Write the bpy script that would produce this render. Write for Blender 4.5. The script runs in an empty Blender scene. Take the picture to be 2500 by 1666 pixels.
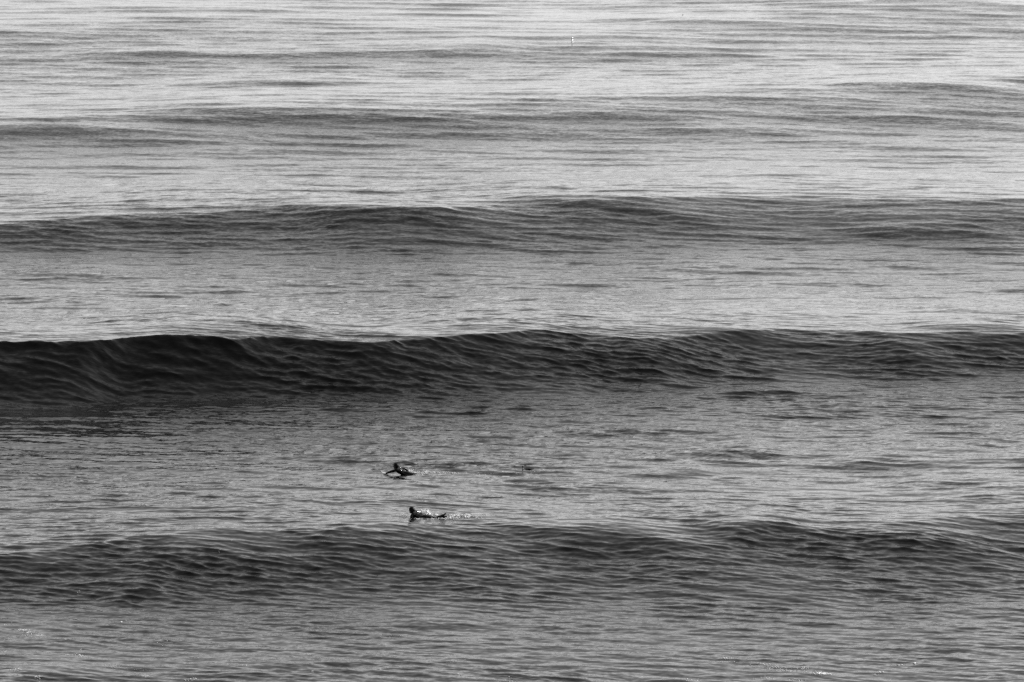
import bpy, bmesh, math, random
import numpy as np
from mathutils import Vector, Matrix

# ------------------------------------------------------------------ camera, sky, sun, exposure
SC = bpy.context.scene
COL = SC.collection
CAM_H = 38.0
FPX = 15000.0                      # focal length in pixels of the 2500 px wide photograph
PITCH = math.atan(1733.0 / FPX)    # looking down from the headland
cam_d = bpy.data.cameras.new('camera')
cam_d.sensor_width = 36.0
cam_d.lens = 36.0 * FPX / 2500.0
cam_d.clip_start = 1.0
cam_d.clip_end = 60000.0
cam = bpy.data.objects.new('camera', cam_d)
COL.objects.link(cam)
cam.location = (0, 0, CAM_H)
cam.rotation_euler = (math.pi / 2 - PITCH, 0, 0)
SC.camera = cam

SUN_EL = math.radians(32.0)
SUN_AZ = math.radians(68.0)        # to the right of the viewing direction, beyond the surfers
SUN_DIR = Vector((math.sin(SUN_AZ) * math.cos(SUN_EL), math.cos(SUN_AZ) * math.cos(SUN_EL), math.sin(SUN_EL)))

world = bpy.data.worlds.new('World')
SC.world = world
world.use_nodes = True
wn, wl = world.node_tree.nodes, world.node_tree.links
wn.clear()
w_out = wn.new('ShaderNodeOutputWorld')
w_bg = wn.new('ShaderNodeBackground')
w_sky = wn.new('ShaderNodeTexSky')
w_sky.sky_type = 'NISHITA'
w_sky.sun_disc = False
w_sky.sun_elevation = SUN_EL
w_sky.sun_rotation = SUN_AZ
w_sky.altitude = 40
w_sky.air_density = 1.0
w_sky.dust_density = 0.6
w_sky.ozone_density = 1.0
w_sep = wn.new('ShaderNodeSeparateColor')      # black-and-white picture taken through an orange filter
w_g = wn.new('ShaderNodeMath'); w_g.operation = 'MULTIPLY'; w_g.inputs[1].default_value = 0.36
w_r = wn.new('ShaderNodeMath'); w_r.operation = 'MULTIPLY_ADD'; w_r.inputs[1].default_value = 0.64
w_bg.inputs['Strength'].default_value = 0.10
wl.new(w_sky.outputs[0], w_sep.inputs[0])
wl.new(w_sep.outputs[1], w_g.inputs[0])
wl.new(w_sep.outputs[0], w_r.inputs[0])
wl.new(w_g.outputs[0], w_r.inputs[2])
wl.new(w_r.outputs[0], w_bg.inputs['Color'])
wl.new(w_bg.outputs[0], w_out.inputs[0])

sun_d = bpy.data.lights.new('sun', 'SUN')
sun_d.energy = 3.0
sun_d.angle = math.radians(0.53)
sun_d.color = (1, 1, 1)
sun = bpy.data.objects.new('sun', sun_d)
COL.objects.link(sun)
sun.location = (0, 0, 80)
sun.rotation_euler = SUN_DIR.to_track_quat('Z', 'Y').to_euler()

SC.view_settings.view_transform = 'Standard'
SC.view_settings.look = 'None'
SC.view_settings.exposure = 0.90
SC.view_settings.gamma = 1.0
SC.view_settings.use_curve_mapping = False
SC.cycles.use_denoising = False
SC.cycles.max_bounces = 6
SC.cycles.glossy_bounces = 4
SC.cycles.diffuse_bounces = 2
SC.cycles.sample_clamp_indirect = 4.0
SC.cycles.caustics_reflective = False

# ------------------------------------------------------------------ helpers
rng = np.random.default_rng(11)
random.seed(5)
cP, sP = math.cos(PITCH), math.sin(PITCH)

def ray(px, py):
    """direction of the sight line through a point of the photograph"""
    u, v = (px - 1250.0) / FPX, (833.0 - py) / FPX
    return np.array([u + 0 * v, cP + v * sP, -sP + v * cP])

def ground(px, py, z=0.0):
    d = ray(px, py)
    t = (z - CAM_H) / d[2]
    return d[0] * t, d[1] * t

def tag(o, label=None, category=None, group=None, kind=None):
    if label: o['label'] = label
    if category: o['category'] = category
    if group: o['group'] = group
    if kind: o['kind'] = kind
    return o

def grey_mat(name, value, rough=0.5, spec=0.5, noise=0.0, scale=20.0, coat=0.0, ior=1.45):
    m = bpy.data.materials.new(name)
    m.use_nodes = True
    n, l = m.node_tree.nodes, m.node_tree.links
    b = n['Principled BSDF']
    b.inputs['Base Color'].default_value = (value, value, value, 1)
    b.inputs['Roughness'].default_value = rough
    b.inputs['Specular IOR Level'].default_value = spec
    b.inputs['IOR'].default_value = ior
    b.inputs['Coat Weight'].default_value = coat
    if noise:
        tc = n.new('ShaderNodeTexCoord')
        t = n.new('ShaderNodeTexNoise')
        t.inputs['Scale'].default_value = scale
        t.inputs['Detail'].default_value = 4
        r = n.new('ShaderNodeMapRange')
        r.inputs['To Min'].default_value = value * (1 - noise)
        r.inputs['To Max'].default_value = value * (1 + noise)
        l.new(tc.outputs['Object'], t.inputs['Vector'])
        l.new(t.outputs[0], r.inputs['Value'])
        l.new(r.outputs[0], b.inputs['Base Color'])
    return m

# ------------------------------------------------------------------ the sea: swell lines
def pchip_like(xs, ys, x):
    """smooth interpolation through points (Catmull-Rom on a non-uniform axis)"""
    xs, ys = np.asarray(xs, float), np.asarray(ys, float)
    m = np.gradient(ys, xs)
    i = np.clip(np.searchsorted(xs, x) - 1, 0, len(xs) - 2)
    h = xs[i + 1] - xs[i]
    t = np.clip((x - xs[i]) / h, 0, 1)
    t2, t3 = t * t, t * t * t
    return ((2 * t3 - 3 * t2 + 1) * ys[i] + (t3 - 2 * t2 + t) * h * m[i]
            + (-2 * t3 + 3 * t2) * ys[i + 1] + (t3 - t2) * h * m[i + 1])

# every swell: (column of the crest, row of the crest, row of the foot of its face, height) along the crest
SWELLS = [
    # nearest swell, in front of the surfers
    dict(back=42, c=(0.5, 0.6), pts=[
        (-300, 1365, 1495, 0.76), (0, 1352, 1495, 0.93), (210, 1335, 1500, 1.02), (350, 1318, 1500, 1.04), (500, 1312, 1500, 1.10), (650, 1306, 1495, 1.15),
        (800, 1302, 1500, 1.15), (920, 1290, 1502, 1.15), (1060, 1291, 1512, 1.10), (1200, 1300, 1512, 1.02), (1330, 1304, 1502, 0.93),
        (1480, 1300, 1492, 0.93), (1650, 1305, 1512, 0.97), (1800, 1304, 1512, 0.93), (1920, 1296, 1512, 0.88), (2080, 1300, 1492, 0.85),
        (2240, 1290, 1482, 0.85), (2370, 1268, 1462, 0.93), (2500, 1254, 1452, 1.02), (2800, 1240, 1442, 1.10)]),
    # the big dark one behind the surfers
    dict(back=44, c=(0.22, 0.65), pts=[
        (-300, 850, 1010, 2.60), (0, 838, 1005, 2.58), (110, 835, 1003, 2.58), (215, 832, 1000, 2.58), (320, 824, 986, 2.60), (425, 815, 986, 2.72), (530, 819, 981, 2.62),
        (690, 827, 981, 2.38), (830, 835, 981, 2.18), (955, 833, 979, 2.15), (1060, 825, 979, 2.15), (1170, 816, 978, 2.15), (1275, 811, 976, 2.10),
        (1380, 813, 976, 1.97), (1490, 820, 963, 1.82), (1590, 825, 963, 1.73), (1700, 820, 953, 1.60), (1805, 815, 948, 1.47),
        (1910, 810, 946, 1.39), (2020, 810, 943, 1.35), (2125, 814, 938, 1.35), (2210, 822, 936, 1.35), (2315, 817, 933, 1.39), (2500, 814, 928, 1.35), (2800, 812, 928, 1.22)]),
    # third
    dict(back=48, c=(0.5, 0.6), pts=[
        (-300, 562, 640, 0.9), (0, 548, 630, 1.1), (160, 538, 626, 1.25), (320, 523, 625, 1.35), (480, 518, 625, 1.45), (640, 512, 627, 1.5), (745, 514, 628, 1.5),
        (870, 521, 632, 1.5), (1010, 521, 634, 1.5), (1115, 511, 634, 1.55), (1220, 502, 632, 1.6), (1330, 498, 630, 1.6), (1435, 499, 626, 1.6),
        (1540, 491, 624, 1.6), (1700, 484, 622, 1.6), (1910, 481, 618, 1.55), (2125, 484, 618, 1.55), (2300, 487, 618, 1.55), (2500, 489, 618, 1.55), (2800, 490, 610, 1.4)]),
    # fourth, low
    dict(back=52, c=(0.7, 0.7), pts=[
        (-300, 320, 390, 0.7), (0, 304, 385, 0.85), (250, 287, 385, 0.95), (470, 271, 372, 1.1), (690, 263, 366, 1.15), (950, 260, 362, 1.15), (1170, 255, 362, 1.1),
        (1380, 243, 362, 1.1), (1700, 236, 362, 1.1), (1910, 226, 352, 1.15), (2125, 216, 342, 1.15), (2500, 202, 326, 1.1), (2800, 190, 330, 0.7)]),
    # fifth, hardly a swell
    dict(back=60, c=(0.9, 0.9), pts=[
        (-300, 72, 160, 0.5), (0, 70, 160, 0.55), (500, 62, 158, 0.6), (1000, 82, 160, 0.5), (1400, 88, 150, 0.45), (1700, 60, 130, 0.45), (2100, 30, 110, 0.6), (2500, 5, 90, 0.65), (2800, 0, 90, 0.6)]),
]
# short secondary ridges: (column, row, half length px, length of face m, height m, tilt: rows per column)
RIDGES = [
    (1800, 1108, 210, 3.2, 0.26, 0.01), (2130, 1125, 200, 4.0, 0.22, 0.03), (1660, 1163, 140, 2.2, 0.14, 0.0), (2330, 1098, 170, 2.5, 0.13, 0.02),
    (1480, 545, 380, 4.0, 0.30, 0.06), (2250, 572, 300, 4.0, 0.22, 0.03), (900, 560, 380, 5.0, 0.36, 0.05), (430, 347, 420, 5.0, 0.20, 0.05), (100, 325, 360, 5.0, 0.17, 0.0),
    (1480, 292, 330, 5.0, 0.20, 0.02), (1850, 325, 420, 5.0, 0.20, 0.04), (640, 296, 360, 5.0, 0.22, 0.02), (2230, 234, 420, 5.0, 0.22, 0.04), (1150, 310, 420, 5.0, 0.18, 0.03), (2250, 290, 380, 5.0, 0.18, 0.03),
    (1050, 660, 220, 4.0, 0.12, 0.0), (180, 660, 240, 3.6, 0.16, 0.0), (1700, 640, 250, 4.0, 0.16, 0.01), (180, 730, 200, 4.0, 0.14, 0.01),
    (1790, 868, 300, 3.0, 0.16, 0.05), (2380, 850, 240, 3.0, 0.16, 0.04), (1150, 878, 330, 4.0, 0.13, 0.06), (600, 890, 380, 4.0, 0.13, 0.05), (2150, 885, 260, 3.0, 0.15, 0.06),
    (450, 1390, 300, 4.0, 0.25, 0.05), (1450, 1345, 330, 4.0, 0.30, 0.08), (1850, 1330, 260, 4.0, 0.32, 0.10), (2250, 1350, 280, 4.0, 0.30, 0.10), (900, 1370, 260, 4.0, 0.22, 0.05),
    (330, 1442, 150, 2.2, 0.20, 0.02), (1050, 1500, 150, 2.2, 0.08, 0.0), (90, 1636, 190, 2.2, 0.12, 0.0), (640, 1620, 260, 2.0, 0.07, 0.0), (1950, 1650, 150, 1.6, 0.08, 0.02),
    (1250, 470, 330, 5.0, 0.12, -0.02), (1298, 1145.5, 22, 0.4, 0.03, 0.0), (1950, 447, 300, 5.0, 0.22, -0.01), (760, 128, 380, 5.0, 0.25, 0.0), (1700, 55, 400, 5.0, 0.22, 0.04), (1580, 125, 260, 6.0, 0.30, 0.0),
    (1130, 122, 260, 6.0, 0.3, 0.01), (350, 130, 260, 6.0, 0.3, 0.0), (2300, 12, 360, 6.0, 0.25, 0.05), (700, 200, 420, 6.0, 0.25, 0.01),
]
for s in SWELLS:
    a = np.array(s['pts'], float)
    gx, gy, fy = [], [], []
    for (px, py, pf, h) in a:
        X, Y = ground(px, py, h)
        gx.append(X / Y); gy.append(Y)
        fy.append(Y - ground(px, pf, 0.0)[1])
    b, t = np.array(gx), np.linspace(gx[0], gx[-1], 1500)
    s['b'], s['Ym'] = t, float(np.mean(gy))
    s['Y'], s['face'], s['h'] = [pchip_like(b, np.array(q), t) for q in (gy, fy, a[:, 3])]
RG = []
for (px, py, hl, lf, h, tilt) in RIDGES:
    X, Y = ground(px, py, 0.3)
    X2, Y2 = ground(px + 100, py + 100 * tilt, 0.3)
    RG.append((X, Y, hl * (X2 - X) / 100.0, lf * 1.3, h * 1.15, (Y2 - Y) / (X2 - X)))

def swell_height(X, Y):
    X, Y = np.atleast_1d(np.asarray(X, float)), np.atleast_1d(np.asarray(Y, float))
    out = np.zeros(X.shape)
    fade = np.clip((1000 - Y) / 150, 0, 1)
    for s in SWELLS:
        Ym = s['Ym']
        bx = np.clip(X / Ym, s['b'][0], s['b'][-1])
        wob = 0.45 * np.sin(X * 0.41 + Ym) + 0.30 * np.sin(X * 0.93 + 2.1 * Ym) + 0.22 * np.sin(X * 1.9 + 0.7 * Ym) + 0.08 * np.sin(X * 3.7 + 1.3 * Ym) * np.sin(X * 0.37)
        Yc = np.interp(bx, s['b'], s['Y'])
        Yc = Yc + wob * 0.6 * Ym / 240.0 * np.exp(-((Y - Yc) / 1.4) ** 2)
        Lf = np.interp(bx, s['b'], s['face'])
        h = np.interp(bx, s['b'], s['h'])
        d = Y - Yc
        t = np.clip(-d / Lf, 0, 1)
        c = np.interp(bx, [s['b'][0] * 0.8, s['b'][-1] * 0.8], s['c'])
        front = (1 - t) ** 2 * (1 + 2 * c * t)
        tb = np.clip(d / s['back'], 0, 1)
        back = (1 - tb) ** 2 * (1 + 2 * tb)
        out += h * np.where(d < 0, front, back)
    for (rx, ry, hl, lf, h, tilt) in RG:
        dx = (X - rx) / hl
        m = (np.abs(dx) < 1.8) & (np.abs(Y - ry - (X - rx) * tilt) < 4.5 * lf)
        if not np.any(m): continue
        dx = dx[m]; xr = X[m] - rx
        d = (Y[m] - ry) - xr * tilt - 0.12 * lf * np.sin(xr * 2.2 / max(hl, 1) * 3)
        prof = np.where(d < 0, np.exp(-(d / (0.55 * lf)) ** 2), np.exp(-(d / (1.3 * lf)) ** 2))
        out[m] += h * prof * np.exp(-(dx / 0.75) ** 2 * 1.2)
    return out * fade

# ------------------------------------------------------------------ the sea: wind chop
N_CHOP = 220
lam = np.exp(np.linspace(math.log(0.40), math.log(13.0), N_CHOP)) * np.exp(rng.normal(0, 0.03, N_CHOP))
pick = rng.random(N_CHOP)
broad = pick < np.interp(np.log(lam), np.log([1.0, 4.0]), [0.45, 0.25])       # a second train of ripples running aslant, strongest close in
ang = np.where(broad, rng.normal(-0.43, 0.22, N_CHOP), rng.normal(-0.03, 0.19, N_CHOP))
ang = np.where(pick < 0.09, rng.normal(0.0, 0.8, N_CHOP), ang)
kk = 2 * np.pi / lam
slope_w = np.interp(np.log(lam), np.log([0.4, 0.8, 1.5, 2.5, 4.0, 7.0, 13.0]), [1.35, 1.45, 1.2, 0.95, 0.62, 0.45, 0.32])
slope_w *= 0.088 / math.sqrt((slope_w ** 2 / 2).sum())
amp = slope_w / kk
pha = rng.random(N_CHOP) * 2 * np.pi
PATCH = [(rng.normal(0, 0.05), rng.normal(0, 0.06), rng.random() * 6.28) for _ in range(9)]

PATCH2 = [(rng.normal(0, 0.55), rng.normal(0, 0.35), rng.random() * 6.28) for _ in range(10)]

ROW_Y = {r_: ground(1250, r_)[1] for r_ in (1400, 1520, 1085, 1160, 900, 0, 600, 1000, 1250, 1600)}
BOARDS = [(*ground(985, 1158, 0.2), 1.5, 1.6), (*ground(1040, 1265, 1.1), 1.4, 1.6)]      # a board and its rider flatten the ripples
WAKES = [(*ground(1165, 1154), 3.6, 0.9, 1.0), (*ground(1255, 1152), 1.0, 0.8, 0.5), (*ground(1140, 1263), 1.9, 1.0, 1.0)]

def chop_gain(X, Y, face=None):
    """how ruffled the surface is, for short and for long ripples: gusts, steep faces, the glassy trough on the left, the churned water close in"""
    p = sum(np.sin(a * X + b * Y + c) for a, b, c in PATCH) / 3.0
    p2 = sum(np.sin(a * X + b * Y + c) for a, b, c in PATCH2) / math.sqrt(5.0)
    gust = 0.9 * np.exp(0.22 * p + 0.20 * p2 * np.clip((470 - Y) / 130, 0.25, 1))
    if face is None:
        face = (swell_height(X, Y + 0.4) - swell_height(X, Y - 0.4)) / 0.8
    face = np.clip(face / 0.18, 0, 1)
    near = np.clip((ROW_Y[1400] - Y) / (ROW_Y[1400] - ROW_Y[1520]), 0, 1)
    gust = gust * (1 - near) + np.maximum(gust, 0.6) * near
    glass = np.exp(-(((X + 40) / 20) ** 2)) * np.exp(-(((Y - ROW_Y[1085]) / 16) ** 2))
    wake = sum(e * np.exp(-((X - a) / c) ** 4 - ((Y - b) / d) ** 2) for a, b, c, d, e in WAKES)
    calm = np.exp(-(((X + 44) / 18) ** 2)) * np.exp(-(((Y - ROW_Y[900]) / 12) ** 2))
    damp = 1 - 0.72 * sum(np.exp(-((X - a) / c) ** 4 - ((Y - b) / d) ** 2) for a, b, c, d in BOARDS)
    gs = gust * damp * (1 + 0.65 * face) * (1 - 0.30 * calm) * (1 - 0.6 * glass) * (1 + 1.15 * np.minimum(wake, 1))
    gl = damp * gust ** 0.5 * np.interp(Y, [250, 330, 450, 620], [0.85, 0.9, 1.25, 1.7]) * (1 - 0.45 * near) * (1 - 0.5 * glass) * (1 - 0.25 * face) * (1 - 0.2 * calm)
    gb = np.interp(-Y, [-ROW_Y[q] for q in (0, 600, 1000, 1250, 1600)], [0.7, 0.7, 0.9, 1.2, 1.35]).astype(np.float32)
    gn = np.interp(-Y, [-ROW_Y[q] for q in (0, 600, 1000, 1250, 1600)], [1.15, 1.05, 1.0, 0.85, 0.75]).astype(np.float32)
    micro = gust * (1 + 0.3 * near) * (1 - 0.75 * glass) * (1 + 1.5 * np.minimum(wake, 1)) * (1 + 0.6 * face) * (3.2 - 2.2 * damp)
    gf = 1 + 0.55 * face                                     # the shortest ripples crowd on the steep faces
    return gs, gl, micro, gb, gn, gf

def displace(X, Y, res=None, face=None):
    """chop: horizontal and vertical shift of the surface at rest position X, Y; res = grid spacing there"""
    X32, Y32 = X.astype(np.float32), Y.astype(np.float32)
    gs, gl, micro, gb, gn, gf = [q.astype(np.float32) for q in chop_gain(X, Y, face)]
    dx = np.zeros_like(X32); dy = np.zeros_like(X32); dz = np.zeros_like(X32)
    for i in range(N_CHOP):
        cx, cy = math.sin(ang[i]), -math.cos(ang[i])
        ph = np.float32(kk[i] * cx) * X32 + np.float32(kk[i] * cy) * Y32 + np.float32(pha[i])
        a = np.float32(amp[i])
        f = np.float32(min(max((math.log(lam[i]) - math.log(1.6)) / (math.log(4.0) - math.log(1.6)), 0), 1))
        w = (gs * ((1 - f) * a) + gl * (f * a)) * (gb if broad[i] else gn)
        if lam[i] < 1.1:
            e = np.float32(min(1.0, (1.1 - lam[i]) / 0.35))
            w = w * (1 - e + e * gf)
        if res is not None:
            w = w * np.clip(lam[i] / (2.2 * res) - 0.6, 0, 1).astype(np.float32)
        c_ = np.cos(ph) * w
        s_ = np.sin(ph) * (w * np.float32(1.25))
        dz += c_
        dx -= np.float32(cx) * s_
        dy -= np.float32(cy) * s_
    return dx, dy, dz, micro

def water_z(X, Y):
    X, Y = np.atleast_1d(np.asarray(X, float)), np.atleast_1d(np.asarray(Y, float))
    x0, y0 = X.copy(), Y.copy()
    for _ in range(4):
        dx, dy, dz, _g = displace(x0, y0)
        x0, y0 = X - dx, Y - dy
    return (swell_height(X, Y) + dz).astype(float)

def on_water_many(px, py):
    """the points of the water surface seen at points of the photograph"""
    px, py = np.atleast_1d(np.asarray(px, float)), np.atleast_1d(np.asarray(py, float))
    d = ray(px, py)
    N = 90
    z = np.linspace(3.6, -0.4, N)[None, :]                      # walk down each sight line
    t = (z - CAM_H) / d[2][:, None]
    h = swell_height((d[0][:, None] * t).ravel(), (d[1][:, None] * t).ravel()).reshape(t.shape)
    below = z <= h
    k = np.where(below.any(1), np.argmax(below, 1), N - 1)
    k0 = np.maximum(k - 1, 0)
    i = np.arange(len(px))
    zz = np.broadcast_to(z, t.shape)
    f0, f1 = zz[i, k0] - h[i, k0], zz[i, k] - h[i, k]
    w = np.where(np.abs(f0 - f1) > 1e-9, np.clip(f0 / np.where(np.abs(f0 - f1) > 1e-9, f0 - f1, 1), 0, 1), 1)
    tt = t[i, k0] * (1 - w) + t[i, k] * w
    X, Y = d[0] * tt, d[1] * tt
    return np.stack([X, Y, water_z(X, Y)], -1)

def on_water(px, py):
    return on_water_many(px, py)[0]

# ------------------------------------------------------------------ the sea: mesh
def build_sea():
    az = np.concatenate([-np.geomspace(1.3, 0.112, 20), np.linspace(-0.102, 0.102, 930), np.geomspace(0.112, 1.3, 20)])
    # rows follow the picture's rows so that ripples near and far get the same detail
    fine = np.linspace(1780, -120, 4000)
    dens = 1 + 1.3 * ((fine > 815) & (fine < 1020)) + 0.7 * ((fine > 1260) & (fine < 1500)) + 0.5 * ((fine > 490) & (fine < 640))
    cum = np.cumsum(dens)
    rows = np.interp(np.linspace(cum[0], cum[-1], 1450), cum, fine)
    dist = np.array([ground(1250, r)[1] for r in rows])
    dist = np.concatenate([np.linspace(25, dist[0] - 2, 40), dist, np.geomspace(dist[-1] * 1.012, 30000, 46)])
    A, D = np.meshgrid(az, dist)
    X = A * D
    Y = D.copy()
    ry = np.gradient(dist)
    rx = np.gradient(az)
    res = np.maximum(ry[:, None] * 0.9, rx[None, :] * D)
    Z = swell_height(X, Y)
    dx, dy, dz, g = displace(X, Y, res, np.gradient(Z, dist, axis=0))
    co = np.stack([X + dx, Y + dy, Z + dz], -1).reshape(-1, 3).astype(np.float32)
    nr, nc = A.shape
    idx = np.arange(nr * nc, dtype=np.int32).reshape(nr, nc)
    quads = np.stack([idx[:-1, :-1], idx[:-1, 1:], idx[1:, 1:], idx[1:, :-1]], -1).reshape(-1, 4)
    me = bpy.data.meshes.new('sea')
    me.vertices.add(len(co)); me.vertices.foreach_set('co', co.ravel())
    me.loops.add(quads.size); me.loops.foreach_set('vertex_index', quads.ravel())
    me.polygons.add(len(quads))
    me.polygons.foreach_set('loop_start', np.arange(0, quads.size, 4, dtype=np.int32))
    me.polygons.foreach_set('loop_total', np.full(len(quads), 4, dtype=np.int32))
    me.update(calc_edges=True)
    me.polygons.foreach_set('use_smooth', np.ones(len(quads), dtype=bool))
    at = me.attributes.new('ruffle', 'FLOAT', 'POINT')
    at.data.foreach_set('value', g.ravel().astype(np.float32))
    o = bpy.data.objects.new('sea', me)
    COL.objects.link(o)
    return o

def sea_material():
    m = bpy.data.materials.new('sea_water')
    m.use_nodes = True
    n, l = m.node_tree.nodes, m.node_tree.links
    b = n['Principled BSDF']
    b.inputs['Base Color'].default_value = (0.002, 0.002, 0.002, 1)
    b.inputs['Roughness'].default_value = 0.04
    b.inputs['IOR'].default_value = 1.333
    geo = n.new('ShaderNodeNewGeometry')
    tc = n.new('ShaderNodeTexCoord')
    att = n.new('ShaderNodeAttribute'); att.attribute_name = 'ruffle'
    total = None
    # capillary ripples too small for the mesh: random slopes in two sizes
    for (sx, sy, amt, det) in ((1.1, 4.5, 0.24, 2.0), (4.0, 14.0, 0.28, 2.0)):
        mp = n.new('ShaderNodeMapping')
        mp.inputs['Scale'].default_value = (sx, sy, 1.0)
        mp.inputs['Rotation'].default_value = (0, 0, 0.25)
        t = n.new('ShaderNodeTexNoise')
        t.inputs['Scale'].default_value = 1.0
        t.inputs['Detail'].default_value = det
        l.new(tc.outputs['Object'], mp.inputs['Vector'])
        l.new(mp.outputs[0], t.inputs['Vector'])
        sub = n.new('ShaderNodeVectorMath'); sub.operation = 'SUBTRACT'
        sub.inputs[1].default_value = (0.5, 0.5, 0.5)
        l.new(t.outputs['Color'], sub.inputs[0])
        mul = n.new('ShaderNodeVectorMath'); mul.operation = 'MULTIPLY'
        mul.inputs[1].default_value = (amt * 0.8, amt, 0.0)
        l.new(sub.outputs[0], mul.inputs[0])
        if total is None:
            total = mul
        else:
            ad = n.new('ShaderNodeVectorMath'); ad.operation = 'ADD'
            l.new(total.outputs[0], ad.inputs[0]); l.new(mul.outputs[0], ad.inputs[1])
            total = ad
    sc = n.new('ShaderNodeVectorMath'); sc.operation = 'SCALE'
    l.new(total.outputs[0], sc.inputs[0]); l.new(att.outputs['Fac'], sc.inputs['Scale'])
    ad = n.new('ShaderNodeVectorMath'); ad.operation = 'ADD'
    l.new(geo.outputs['Normal'], ad.inputs[0]); l.new(sc.outputs[0], ad.inputs[1])
    nm = n.new('ShaderNodeVectorMath'); nm.operation = 'NORMALIZE'
    l.new(ad.outputs[0], nm.inputs[0])
    l.new(nm.outputs[0], b.inputs['Normal'])
    return m

sea = build_sea()
sea.data.materials.append(sea_material())
tag(sea, 'dark rippled sea with long swells rolling in', 'sea', kind='structure')

# ------------------------------------------------------------------ figures and small things
M_SUIT = grey_mat('wet_neoprene', 0.003, rough=0.14, spec=0.3, noise=0.3, scale=9)
M_SKIN = grey_mat('wet_skin', 0.03, rough=0.4, spec=0.25, noise=0.25, scale=14)
M_HAIR = grey_mat('wet_hair', 0.004, rough=0.5, spec=0.15, noise=0.3, scale=40)
M_BOARD = grey_mat('board_glass', 0.62, rough=0.15, noise=0.06, scale=5, coat=0.4)
M_STRING = grey_mat('board_stringer', 0.25, rough=0.4, noise=0.2, scale=30)
M_LEASH = grey_mat('leash_cord', 0.01, rough=0.4, noise=0.2, scale=30)
M_BIRD = grey_mat('dark_plumage', 0.010, rough=0.5, noise=0.4, scale=40)
M_BILL = grey_mat('bill_horn', 0.06, rough=0.4, noise=0.2, scale=60)
M_WHITE = grey_mat('white_float_paint', 0.9, rough=0.42, noise=0.03, scale=12)
M_WHITE.node_tree.nodes['Principled BSDF'].inputs['Metallic'].default_value = 0.85
M_FOAM = grey_mat('sea_foam', 0.88, rough=0.25, noise=0.04, scale=40)

def obj_from(name, me, mat, parent=None):
    o = bpy.data.objects.new(name, me)
    COL.objects.link(o)
    if mat: me.materials.append(mat)
    if parent is not None: o.parent = parent
    return o

BALLS = {}
def ball(parts, c, r, sub=2):
    """add a ball (or ellipsoid) to a list of volumes"""
    if sub not in BALLS:
        b = bmesh.new(); bmesh.ops.create_icosphere(b, subdivisions=sub, radius=1.0)
        b.verts.ensure_lookup_table()
        BALLS[sub] = (np.array([v.co[:] for v in b.verts]), np.array([[v.index for v in f.verts] for f in b.faces])); b.free()
    parts.append((sub, np.array(c[:3], float), np.ones(3) * np.array(r, float)))

def limb(bm, pts):
    """chain of (x, y, z, r): a tapering round limb"""
    for a, b in zip(pts[:-1], pts[1:]):
        a, b = np.array(a), np.array(b)
        L = np.linalg.norm(a[:3] - b[:3])
        n = max(2, int(L / (0.35 * min(a[3], b[3]))) + 1)
        for t in np.linspace(0, 1, n):
            p = a * (1 - t) + b * t
            ball(bm, p[:3], p[3], 2)

def fuse(name, bm, voxel, smooth, mat, parent):
    """one continuous skin over the overlapping volumes"""
    V, F, off = [], [], 0
    for sub, c, rad in bm:
        v, f = BALLS[sub]
        V.append(v * rad + c); F.append(f + off); off += len(v)
    me = bpy.data.meshes.new(name + '_raw')
    me.from_pydata(np.concatenate(V).tolist(), [], np.concatenate(F).tolist()); me.update()
    tmp = bpy.data.objects.new(name + '_raw', me)
    COL.objects.link(tmp)
    md = tmp.modifiers.new('skin', 'REMESH'); md.mode = 'VOXEL'; md.voxel_size = voxel; md.use_smooth_shade = True
    sm = tmp.modifiers.new('soft', 'SMOOTH'); sm.factor = 0.5; sm.iterations = smooth
    dg = bpy.context.evaluated_depsgraph_get()
    out = bpy.data.meshes.new_from_object(tmp.evaluated_get(dg))
    out.name = name
    bpy.data.objects.remove(tmp); bpy.data.meshes.remove(me)
    out.polygons.foreach_set('use_smooth', np.ones(len(out.polygons), dtype=bool))
    out.materials.clear()
    return obj_from(name, out, mat, parent)

def hand(bm, wrist, direction, side, spread=0.016):
    """palm, four unequal bent fingers and a thumb; direction = way the fingers point, side = way the thumb lies"""
    w, d, s = Vector(wrist), Vector(direction).normalized(), Vector(side).normalized()
    s = (s - d * s.dot(d)).normalized()
    nrm = d.cross(s)
    for k in range(-2, 3):
        limb(bm, [(*(w + s * k * 0.012), 0.016), (*(w + d * 0.085 + s * k * 0.017), 0.014)])
    for k, L in zip((1.5, 0.5, -0.5, -1.5), (0.068, 0.078, 0.072, 0.056)):
        p0 = w + d * 0.085 + s * k * spread * 1.15
        p1 = p0 + d * L * 0.5
        p2 = p1 + d * L * 0.5 - nrm * 0.012
        limb(bm, [(*p0, 0.010), (*p1, 0.009), (*p2, 0.008)])
    t0 = w + d * 0.025 + s * 0.03
    t1 = t0 + d * 0.035 + s * 0.028
    t2 = t1 + d * 0.03 + s * 0.004
    limb(bm, [(*t0, 0.014), (*t1, 0.011), (*t2, 0.009)])

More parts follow.
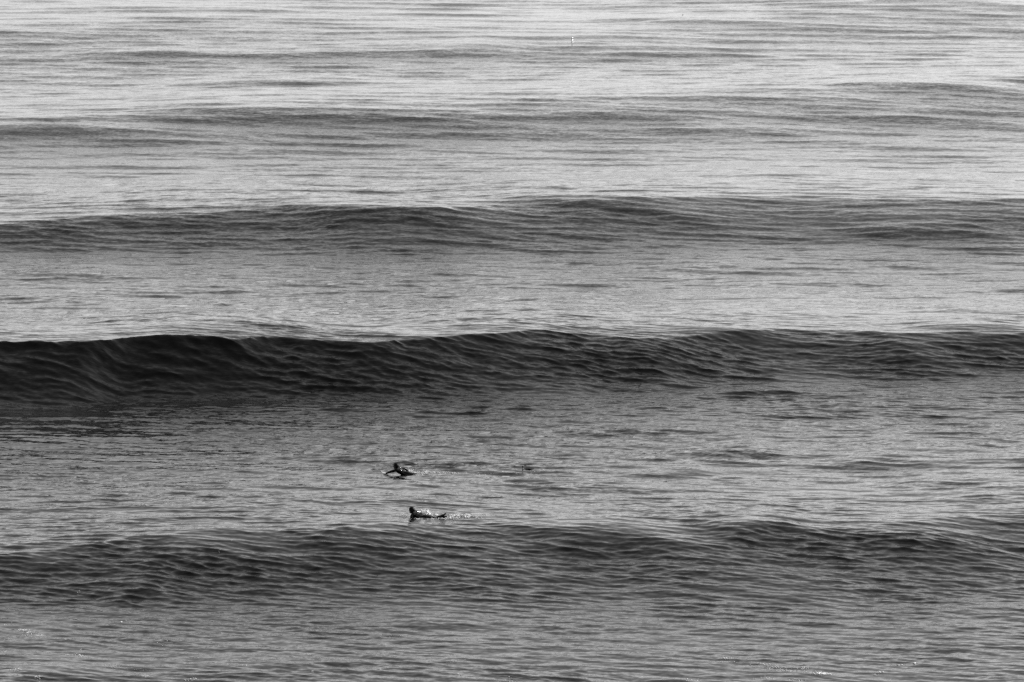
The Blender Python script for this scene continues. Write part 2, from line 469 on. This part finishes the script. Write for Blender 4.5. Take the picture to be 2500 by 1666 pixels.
def head(bm, c, face, up):
    """skull, jaw, nose, brow and ears, looking along face"""
    c, f, u = Vector(c), Vector(face).normalized(), Vector(up).normalized()
    u = (u - f * u.dot(f)).normalized()
    s = f.cross(u)
    for (a, b, r) in ((-0.02, 0.035, 0.088), (0.012, 0.03, 0.082), (-0.03, 0.01, 0.080), (0.02, -0.01, 0.074), (0.03, -0.05, 0.058), (0.05, -0.08, 0.040)):
        ball(bm, c + f * a + u * b, r, 3)
    limb(bm, [(*(c + f * 0.090 + u * 0.02), 0.012), (*(c + f * 0.108 - u * 0.018), 0.015)])      # nose
    for k in (-1, 1):
        limb(bm, [(*(c + f * 0.082 + u * 0.034 + s * 0.012 * k), 0.012), (*(c + f * 0.070 + u * 0.034 + s * 0.045 * k), 0.013)])   # brow
        ball(bm, c + s * 0.084 * k - f * 0.005 - u * 0.005, 0.018, 2)                             # ear
        limb(bm, [(*(c + f * 0.088 - u * (0.052 if k > 0 else 0.064) + s * 0.015), 0.008), (*(c + f * 0.088 - u * (0.052 if k > 0 else 0.064) - s * 0.015), 0.008)])  # lips

def surfer(base, label, P):
    root = bpy.data.objects.new('person', None)
    COL.objects.link(root)
    root.location = base
    tag(root, label, 'person', 'surfers paddling out')
    fat = 0.013
    bm = []                                 # the body itself
    head(bm, P['head'], P['face'], P['up'])
    limb(bm, [(*P['neck'][0], 0.062), (*P['neck'][1], 0.068)])
    def trunk(bm, g):
        for side in (0, 1):
            limb(bm, [(*P['sh'][side], 0.070 + g), (*P['chest'][side], 0.105 + g), (*P['waist'][side], 0.098 + g), (*P['hip'][side], 0.110 + g)])
        limb(bm, [(*P['sh'][0], 0.066 + g), (*P['collar'], 0.075 + g), (*P['sh'][1], 0.066 + g)])
        limb(bm, [(*P['chest'][0], 0.11 + g), (*P['chest'][1], 0.11 + g)])
        limb(bm, [(*P['waist'][0], 0.10 + g), (*P['waist'][1], 0.10 + g)])
    def limbs(bm, g, cut):
        for side in (0, 1):
            sh, el, wr = P['sh'][side], P['el'][side], P['wr'][side]
            limb(bm, [(*sh, 0.062 + g), (*(np.array(sh) * 0.5 + np.array(el) * 0.5), 0.050 + g), (*el, 0.041 + g), (*(np.array(el) * 0.6 + np.array(wr) * 0.4), 0.040 + g), (*wr, 0.028 + g)])
            hp, kn, an = P['hip'][side], P['kn'][side], P['an'][side]
            limb(bm, [(*hp, 0.100 + g), (*(np.array(hp) * 0.5 + np.array(kn) * 0.5), 0.078 + g), (*kn, 0.057 + g), (*(np.array(kn) * 0.65 + np.array(an) * 0.35), 0.055 + g), (*an, 0.038 + g)])
    trunk(bm, 0); limbs(bm, 0, False)
    for side in (0, 1):
        hand(bm, P['wr'][side], P['hd'][side], P['th'][side])
        an, toe = np.array(P['an'][side]), np.array(P['toe'][side])
        limb(bm, [(*an, 0.038), (*(an * 0.5 + toe * 0.5), 0.040), (*toe, 0.026)])
    body = fuse('body', bm, 0.0075, 3, M_SKIN, root)
    bm = []                                 # the wetsuit, a little outside the body
    trunk(bm, fat); limbs(bm, fat, True)
    limb(bm, [(*P['neck'][1], 0.074), (*(np.array(P['neck'][0]) * 0.45 + np.array(P['neck'][1]) * 0.55), 0.070)])
    fuse('wetsuit', bm, 0.010, 4, M_SUIT, root)
    bm = []                                 # hair
    c, f, u = Vector(P['head']), Vector(P['face']).normalized(), Vector(P['up']).normalized()
    u = (u - f * u.dot(f)).normalized(); s = f.cross(u)
    for (a, b, r) in P['hair']:
        ball(bm, c + f * a + u * b, (r, r * 0.92, r), 3)
    for (a, b, r, a2, b2, r2) in P.get('tuft', []):
        limb(bm, [(*(c + f * a + u * b), r), (*(c + f * a2 + u * b2), r2)])
    fuse('hair', bm, 0.009, 2, M_HAIR, root)
    return root

def surfboard(base, label, nose, tail, width, leash=None):
    """outline, rocker and rounded rails lofted from nose to tail"""
    root = bpy.data.objects.new('surfboard', None)
    COL.objects.link(root); root.location = base
    tag(root, label, 'surfboard', 'surfboards under the surfers')
    nose, tail = np.array(nose), np.array(tail)
    ax = tail - nose
    NS, NR = 40, 16
    verts, faces = [], []
    for i in range(NS + 1):
        t = i / NS
        c = nose + ax * t
        wdt = width * 0.5 * (math.sin(math.pi * min(1, t ** 0.62 * 0.93 + 0.02)) ** 0.75)
        th = 0.034 * (math.sin(math.pi * (0.03 + 0.94 * t)) ** 0.5)
        z = 0.16 * max(0, 0.38 - t) ** 2 / 0.144 + 0.04 * max(0, t - 0.75) ** 2 / 0.0625
        for k in range(NR):
            q = 2 * math.pi * k / NR
            verts.append((c[0], c[1] + wdt * math.copysign(abs(math.cos(q)) ** 0.7, math.cos(q)), c[2] + z + th * math.sin(q)))
    for i in range(NS):
        for k in range(NR):
            a, b = i * NR + k, i * NR + (k + 1) % NR
            faces.append((a, b, b + NR, a + NR))
    faces.append(tuple(range(NR - 1, -1, -1)))
    faces.append(tuple(range(NS * NR, NS * NR + NR)))
    me = bpy.data.meshes.new('hull'); me.from_pydata(verts, [], faces); me.update()
    me.polygons.foreach_set('use_smooth', np.ones(len(me.polygons), dtype=bool))
    obj_from('hull', me, M_BOARD, root)
    bm = bmesh.new()
    for i in range(2, NS - 2):
        p, q = np.array(verts[i * NR + 4]), np.array(verts[(i + 1) * NR + 4])
        v = [bm.verts.new(w) for w in ((p[0], p[1] - .004, p[2] + .003), (q[0], q[1] - .004, q[2] + .003), (q[0], q[1] + .004, q[2] + .003), (p[0], p[1] + .004, p[2] + .003))]
        bm.faces.new(v)
    me = bpy.data.meshes.new('stringer'); bm.to_mesh(me); bm.free()
    obj_from('stringer', me, M_STRING, root)
    if leash:
        cu = bpy.data.curves.new('leash', 'CURVE'); cu.dimensions = '3D'; cu.bevel_depth = 0.0045; cu.bevel_resolution = 2
        sp = cu.splines.new('NURBS'); sp.points.add(len(leash) - 1); sp.use_endpoint_u = True; sp.order_u = 3
        for pt, w in zip(sp.points, leash): pt.co = (*w, 1)
        tmp = bpy.data.objects.new('leash_raw', cu); COL.objects.link(tmp)
        me = bpy.data.meshes.new_from_object(tmp.evaluated_get(bpy.context.evaluated_depsgraph_get()))
        bpy.data.objects.remove(tmp)
        me.name = 'leash'; me.materials.clear()
        obj_from('leash', me, M_LEASH, root)
    return root

# ---- the surfer farther out: one arm reaching forward, the other swinging back
PA = dict(head=(-0.165, 0.0, 0.365), face=(-1, -0.12, 0.02), up=(0.15, 0, 1), neck=((-0.13, 0, 0.30), (-0.07, 0.01, 0.245)), collar=(-0.07, 0.0, 0.250),
          sh=[(-0.12, -0.18, 0.225), (-0.04, 0.18, 0.275)], chest=[(0.00, -0.09, 0.165), (0.03, 0.09, 0.190)], waist=[(0.19, -0.05, 0.060), (0.20, 0.07, 0.065)],
          hip=[(0.40, -0.07, 0.005), (0.41, 0.10, 0.005)], kn=[(0.80, -0.10, -0.06), (0.81, 0.12, -0.06)], an=[(1.18, -0.08, -0.06), (1.18, 0.12, -0.05)], toe=[(1.34, -0.07, -0.05), (1.34, 0.13, -0.03)],
          el=[(-0.40, -0.26, 0.155), (0.23, 0.36, 0.215)], wr=[(-0.58, -0.25, 0.085), (0.38, 0.44, 0.10)],
          hd=[(-0.85, 0.05, -0.50), (0.6, 0.1, -0.8)], th=[(0, 1, 0.2), (0, -1, 0.2)],
          hair=[(-0.028, 0.045, 0.108), (-0.045, 0.012, 0.105), (-0.010, 0.055, 0.103), (-0.050, -0.04, 0.085)], tuft=[(-0.11, 0.02, 0.030, -0.165, -0.005, 0.014), (-0.06, -0.06, 0.06, -0.03, -0.11, 0.045)])
# ---- the surfer closer in: chest up, feet out of the water
PB = dict(head=(-0.60, 0.0, 0.335), face=(-1, -0.05, -0.03), up=(0.05, 0, 1), neck=((-0.57, 0, 0.27), (-0.505, 0.01, 0.225)), collar=(-0.505, 0.0, 0.235),
          sh=[(-0.545, -0.17, 0.205), (-0.475, 0.18, 0.26)], chest=[(-0.43, -0.08, 0.145), (-0.39, 0.09, 0.170)], waist=[(-0.20, -0.05, 0.030), (-0.20, 0.06, 0.030)],
          hip=[(-0.01, -0.07, 0.035), (0.0, 0.09, 0.035)], kn=[(0.38, -0.09, 0.0), (0.39, 0.12, -0.02)], an=[(0.73, -0.07, 0.145), (0.74, 0.12, 0.05)], toe=[(0.83, -0.07, 0.215), (0.88, 0.13, 0.07)],
          el=[(-0.64, -0.25, 0.06), (-0.26, 0.33, 0.19)], wr=[(-0.72, -0.26, -0.10), (-0.12, 0.40, 0.05)],
          hd=[(-0.35, 0.0, -0.9), (0.6, 0.1, -0.8)], th=[(0, 1, 0.2), (0, -1, 0.2)],
          hair=[(-0.02, 0.045, 0.108), (-0.045, 0.01, 0.106), (0.015, 0.055, 0.100), (-0.050, -0.045, 0.085), (-0.03, -0.02, 0.100)], tuft=[(-0.05, -0.06, 0.06, -0.02, -0.10, 0.05)])

baseA = on_water(975, 1157)
baseB = on_water(1040, 1263)
for b_ in (baseA, baseB):
    b_[2] = swell_height(b_[0], b_[1])[0]
surfer(tuple(baseA - np.array([0, 0, 0.035])), 'surfer in black wetsuit paddling with one arm stretched forward, the farther out', PA)
surfer(tuple(baseB - np.array([0, 0, 0.052])), 'surfer in black wetsuit lying low with feet raised, just behind the nearest swell', PB)
surfboard(tuple(baseA - np.array([0, 0, 0.030])), 'pale surfboard with raised nose under the surfer reaching forward', (-0.82, 0.0, -0.035), (1.10, 0.0, -0.120), 0.50,
          leash=[(1.02, 0.0, 0.0), (1.20, 0.03, 0.0), (1.33, 0.05, 0.02), (1.34, 0.05, 0.10), (1.37, 0.05, 0.16), (1.45, 0.06, 0.18), (1.55, 0.07, 0.165), (1.66, 0.08, 0.11), (1.74, 0.08, 0.03), (1.60, 0.06, -0.06)])
surfboard(tuple(baseB - np.array([0, 0, 0.060])), 'pale surfboard awash under the surfer with feet raised', (-1.06, 0.0, -0.115), (0.72, 0.0, -0.125), 0.50)

# ---- seabirds
def seabird(name, base, label, k=1.0, neck=True):
    root = bpy.data.objects.new(name, None)
    COL.objects.link(root); root.location = base
    tag(root, label, 'seabird')
    bm = []
    if neck:
        limb(bm, [(0.42 * k, 0, 0.012, 0.020 * k), (0.30 * k, 0, 0.012, 0.042 * k), (0.12 * k, 0, 0.0, 0.050 * k), (0.02 * k, 0, 0.0, 0.034 * k), (-0.005 * k, 0, 0.06 * k, 0.022 * k), (0.0, 0, 0.12 * k, 0.021 * k), (-0.002, 0, 0.155 * k, 0.026 * k)])
    else:
        limb(bm, [(0.14 * k, 0, 0.03, 0.022 * k), (0.05 * k, 0, 0.03, 0.050 * k), (-0.05 * k, 0, 0.035, 0.050 * k), (-0.10 * k, 0, 0.09 * k, 0.026 * k), (-0.12 * k, 0, 0.12 * k, 0.028 * k)])
    fuse('body', bm, 0.006, 2, M_BIRD, root)
    bm = []
    z0, x0 = (0.155 * k, -0.024 * k) if neck else (0.12 * k, -0.145 * k)
    limb(bm, [(x0, 0, z0, 0.008 * k), (x0 - 0.035 * k, 0, z0 + 0.004 * k, 0.004 * k)])
    fuse('bill', bm, 0.003, 1, M_BILL, root)
    bm = bmesh.new()
    x1, zt = (0.42 * k, 0.02) if neck else (0.15 * k, 0.035)
    bmesh.ops.create_cube(bm, size=1.0, matrix=Matrix.Translation((x1 + 0.04 * k, 0, zt)) @ Matrix.Diagonal((0.10 * k, 0.05 * k, 0.010, 1)))
    bmesh.ops.bevel(bm, geom=bm.edges[:], offset=0.003, segments=2, affect='EDGES')
    me = bpy.data.meshes.new('tail'); bm.to_mesh(me); bm.free()
    obj_from('tail', me, M_BIRD, root)
    return root
seabird('seabird', tuple(on_water(1276, 1147) + np.array([0, 0, 0.02])), 'small dark seabird with upright neck at the end of the wake')
seabird('seabird', tuple(on_water(1667, 38)), 'tiny dark seabird sitting on the far water near the top', 0.45, False)

# ---- white marker float far out
bb = on_water(1397, 101)
root = bpy.data.objects.new('marker_buoy', None); COL.objects.link(root); root.location = tuple(bb)
tag(root, 'small white marker buoy with round top floating far out', 'buoy')
def lathe(name, prof, mat, parent, n=20):
    verts, faces = [], []
    for (r_, z_) in prof:
        for k in range(n):
            verts.append((r_ * math.cos(2 * math.pi * k / n), r_ * math.sin(2 * math.pi * k / n), z_))
    for i in range(len(prof) - 1):
        for k in range(n):
            faces.append((i * n + k, i * n + (k + 1) % n, (i + 1) * n + (k + 1) % n, (i + 1) * n + k))
    faces.append(tuple(range(n - 1, -1, -1))); faces.append(tuple(range((len(prof) - 1) * n, len(prof) * n)))
    me = bpy.data.meshes.new(name); me.from_pydata(verts, [], faces); me.update()
    me.polygons.foreach_set('use_smooth', np.ones(len(me.polygons), dtype=bool))
    return obj_from(name, me, mat, parent)
lathe('float', [(0.02, -0.12), (0.07, -0.08), (0.085, 0.0), (0.085, 0.12), (0.07, 0.17), (0.03, 0.19)], M_WHITE, root)
lathe('collar', [(0.03, 0.185), (0.045, 0.19), (0.045, 0.22), (0.03, 0.225)], M_LEASH, root)
lathe('top_ball', [(0.01, 0.225), (0.055, 0.24), (0.085, 0.285), (0.085, 0.33), (0.055, 0.375), (0.01, 0.39)], M_WHITE, root)

# ------------------------------------------------------------------ foam and spray
ICO = bmesh.new(); bmesh.ops.create_icosphere(ICO, subdivisions=1, radius=1.0)
ICO_V = np.array([v.co[:] for v in ICO.verts]); ICO.verts.ensure_lookup_table()
ICO_F = np.array([[v.index for v in f.verts] for f in ICO.faces]); ICO.free()

def foam(name, label, blobs, k=1.0):
    """blobs: (column, row, spread in columns, spread in rows, count, smallest, largest radius m, highest lift m)"""
    spec = []
    for (px, py, sx, sy, n, r0, r1, lift) in blobs:
        for _ in range(int(n * 1.7)):
            spec.append((px + rng.normal(0, sx), py + rng.normal(0, sy), k * (r0 + (r1 - r0) * rng.random() ** 3.5), lift * rng.random() ** 1.6))
    spec = np.array(spec)
    Q = on_water_many(spec[:, 0], spec[:, 1])
    P, R = [], []
    for q, (_, _, rr, up) in zip(Q, spec):
        P.append((q[0], q[1], q[2] + 0.35 * rr + up))
        fl = 0.5 if up < 0.02 else 1.0
        R.append((rr * rng.uniform(0.8, 2.2), rr * rng.uniform(0.8, 1.6), rr * fl * rng.uniform(0.8, 1.1)))
    P, R = np.array(P), np.array(R)
    V = (ICO_V[None] * R[:, None, :] + P[:, None, :]).reshape(-1, 3)
    F = (ICO_F[None] + (np.arange(len(P)) * len(ICO_V))[:, None, None]).reshape(-1, 3)
    me = bpy.data.meshes.new(name); me.from_pydata(V.tolist(), [], F.tolist()); me.update()
    me.polygons.foreach_set('use_smooth', np.ones(len(me.polygons), dtype=bool))
    o = obj_from(name, me, M_FOAM)
    tag(o, label, 'foam', kind='stuff')
    return o

foam('splash', 'white splash thrown up around the surfer reaching forward', [
    (990, 1153, 3.5, 1.6, 60, 0.008, 0.030, 0.06), (999, 1151, 3.5, 1.6, 60, 0.008, 0.032, 0.10), (1010, 1153, 6, 1.5, 30, 0.008, 0.022, 0.03),
    (940, 1158, 2.0, 0.8, 10, 0.008, 0.02, 0.03), (934, 1155, 2, 1.0, 6, 0.008, 0.014, 0.03)])
foam('wake_foam', 'broken white wake trailing behind the surfer reaching forward', [
    (1040, 1152, 6, 1.4, 50, 0.008, 0.028, 0.05), (1060, 1152, 9, 1.2, 40, 0.008, 0.026, 0.04), (1085, 1151, 9, 1.0, 34, 0.008, 0.026, 0.02), (1032, 1157, 8, 1.4, 30, 0.008, 0.02, 0.02),
    (1112, 1152.5, 6, 0.6, 20, 0.008, 0.032, 0.01), (1137, 1151, 2.5, 0.5, 9, 0.01, 0.032, 0.01), (1155, 1154, 8, 0.8, 12, 0.008, 0.024, 0.0),
    (1018, 1155, 8, 1.0, 40, 0.008, 0.024, 0.03), (1185, 1154, 12, 0.8, 10, 0.008, 0.024, 0.0), (1020, 1159, 8, 0.7, 16, 0.008, 0.018, 0.0)])
foam('foam_flecks', 'scattered white flecks on the water around the upright seabird', [
    (1225, 1152.5, 10, 0.8, 14, 0.01, 0.028, 0.0), (1243, 1153, 4, 0.5, 8, 0.012, 0.032, 0.0), (1310, 1151, 12, 1.0, 8, 0.008, 0.02, 0.0), (1261, 1155, 3, 0.6, 5, 0.012, 0.034, 0.0), (1282, 1154, 2, 0.5, 4, 0.012, 0.034, 0.0),
    (1278.5, 1147, 0.8, 0.8, 10, 0.008, 0.02, 0.04), (1329, 1150, 1, 0.5, 3, 0.012, 0.03, 0.0), (1292, 1154, 5, 0.8, 5, 0.008, 0.02, 0.0), (1262, 1147, 4, 0.8, 5, 0.008, 0.018, 0.0)])
foam('splash', 'white splash beside the surfer with feet raised', [
    (1036, 1252, 5, 1.4, 60, 0.008, 0.030, 0.10), (1044, 1256, 4, 1.8, 80, 0.008, 0.036, 0.12), (1050, 1258, 4, 1.5, 40, 0.008, 0.026, 0.06), (1064, 1258.5, 3, 1.0, 22, 0.010, 0.034, 0.03),
    (988, 1260, 4.5, 1.6, 60, 0.006, 0.022, 0.06), (1020, 1267.5, 9, 0.9, 20, 0.008, 0.022, 0.01), (1050, 1268, 12, 1.0, 30, 0.008, 0.022, 0.01), (1080, 1267.5, 10, 1.0, 36, 0.008, 0.026, 0.02)])
foam('wake_foam', 'sparkling white wake trailing behind the surfer with feet raised', [
    (1105, 1260, 7, 2.2, 50, 0.008, 0.028, 0.03), (1118, 1264, 9, 2.8, 60, 0.008, 0.028, 0.03), (1142, 1262, 4.5, 1.8, 60, 0.008, 0.034, 0.04), (1100, 1266, 6, 1.8, 44, 0.008, 0.028, 0.03),
    (1160, 1265, 5, 2.0, 20, 0.008, 0.028, 0.02), (1172, 1266, 6, 1.8, 10, 0.008, 0.022, 0.0), (1210, 1260, 14, 1.5, 10, 0.006, 0.016, 0.0)])
foam('foam_flecks', 'white foam flecks on the churned water in the bottom left corner', k=1.15, blobs=[
    (56, 1538, 7, 2.0, 50, 0.006, 0.022, 0.0), (72, 1545, 9, 2.5, 55, 0.006, 0.020, 0.0), (98, 1553, 8, 2.5, 45, 0.006, 0.020, 0.0), (15, 1525, 9, 2.0, 14, 0.006, 0.016, 0.0),
    (165, 1562, 8, 2.5, 18, 0.006, 0.016, 0.0), (203, 1600, 9, 2.0, 34, 0.006, 0.020, 0.0), (170, 1598, 8, 1.5, 12, 0.006, 0.016, 0.0), (197, 1587, 1.5, 1.5, 5, 0.008, 0.024, 0.0),
    (93, 1653, 5, 3.5, 24, 0.008, 0.024, 0.0), (40, 1637, 5, 2.0, 16, 0.006, 0.022, 0.0), (8, 1590, 8, 3, 12, 0.006, 0.018, 0.0), (355, 1652, 6, 1.6, 22, 0.006, 0.022, 0.0), (290, 1628, 22, 3.5, 36, 0.005, 0.015, 0.0),
    (360, 1634, 14, 3.0, 20, 0.005, 0.016, 0.0), (465, 1658, 8, 2.0, 24, 0.006, 0.024, 0.0), (395, 1570, 14, 3, 14, 0.005, 0.016, 0.0), (296, 1519, 1.2, 1.5, 6, 0.012, 0.03, 0.02), (307, 1514, 1, 1, 2, 0.01, 0.02, 0.0)])
foam('foam_flecks', 'white foam flecks on the churned water in the bottom right', k=1.15, blobs=[
    (1772, 1608, 7, 1.2, 34, 0.006, 0.024, 0.0), (1770, 1617, 24, 1.2, 26, 0.006, 0.018, 0.0), (1860, 1622, 16, 2.0, 36, 0.006, 0.018, 0.0), (1885, 1629, 14, 2.0, 44, 0.006, 0.022, 0.0), (1915, 1637, 9, 2.0, 30, 0.006, 0.022, 0.0),
    (1962, 1633, 7, 1.5, 24, 0.008, 0.024, 0.0), (2005, 1646, 11, 2.2, 60, 0.010, 0.034, 0.0), (1990, 1640, 14, 1.5, 34, 0.006, 0.024, 0.0), (1870, 1655, 18, 2.0, 30, 0.006, 0.024, 0.0), (1940, 1659, 12, 1.5, 28, 0.006, 0.024, 0.0),
    (2200, 1623, 8, 1.6, 14, 0.008, 0.022, 0.0), (2232, 1620, 1.0, 1.0, 6, 0.014, 0.034, 0.0), (2142, 1644, 6, 2.5, 14, 0.008, 0.028, 0.02), (2174, 1659, 1, 0.6, 3, 0.01, 0.028, 0.0), (1787, 1582, 1, 0.6, 2, 0.01, 0.022, 0.0), (1690, 1661, 14, 2, 18, 0.006, 0.024, 0.0)])
foam('foam_flecks', 'faint line of tiny white flecks below the nearest swell at centre', k=1.15, blobs=[
    (960, 1556, 26, 2.5, 30, 0.004, 0.013, 0.0), (800, 1542, 26, 1.8, 20, 0.004, 0.014, 0.0), (1110, 1615, 14, 2.5, 16, 0.004, 0.014, 0.0), (1065, 1636, 16, 3, 16, 0.004, 0.016, 0.0), (1240, 1660, 14, 2.5, 24, 0.006, 0.02, 0.0),
    (1120, 1648, 6, 2, 8, 0.006, 0.018, 0.0), (762, 1640, 1.5, 1.5, 5, 0.01, 0.028, 0.0), (590, 1626, 10, 1.2, 6, 0.008, 0.02, 0.0), (1310, 1518, 12, 2, 8, 0.004, 0.014, 0.0), (565, 1319, 1.5, 1, 3, 0.008, 0.018, 0.0), (536, 1348, 1.5, 2, 3, 0.008, 0.018, 0.0), (192, 1445, 3, 2, 4, 0.008, 0.02, 0.0), (1640, 1600, 4, 1, 4, 0.006, 0.018, 0.0)])
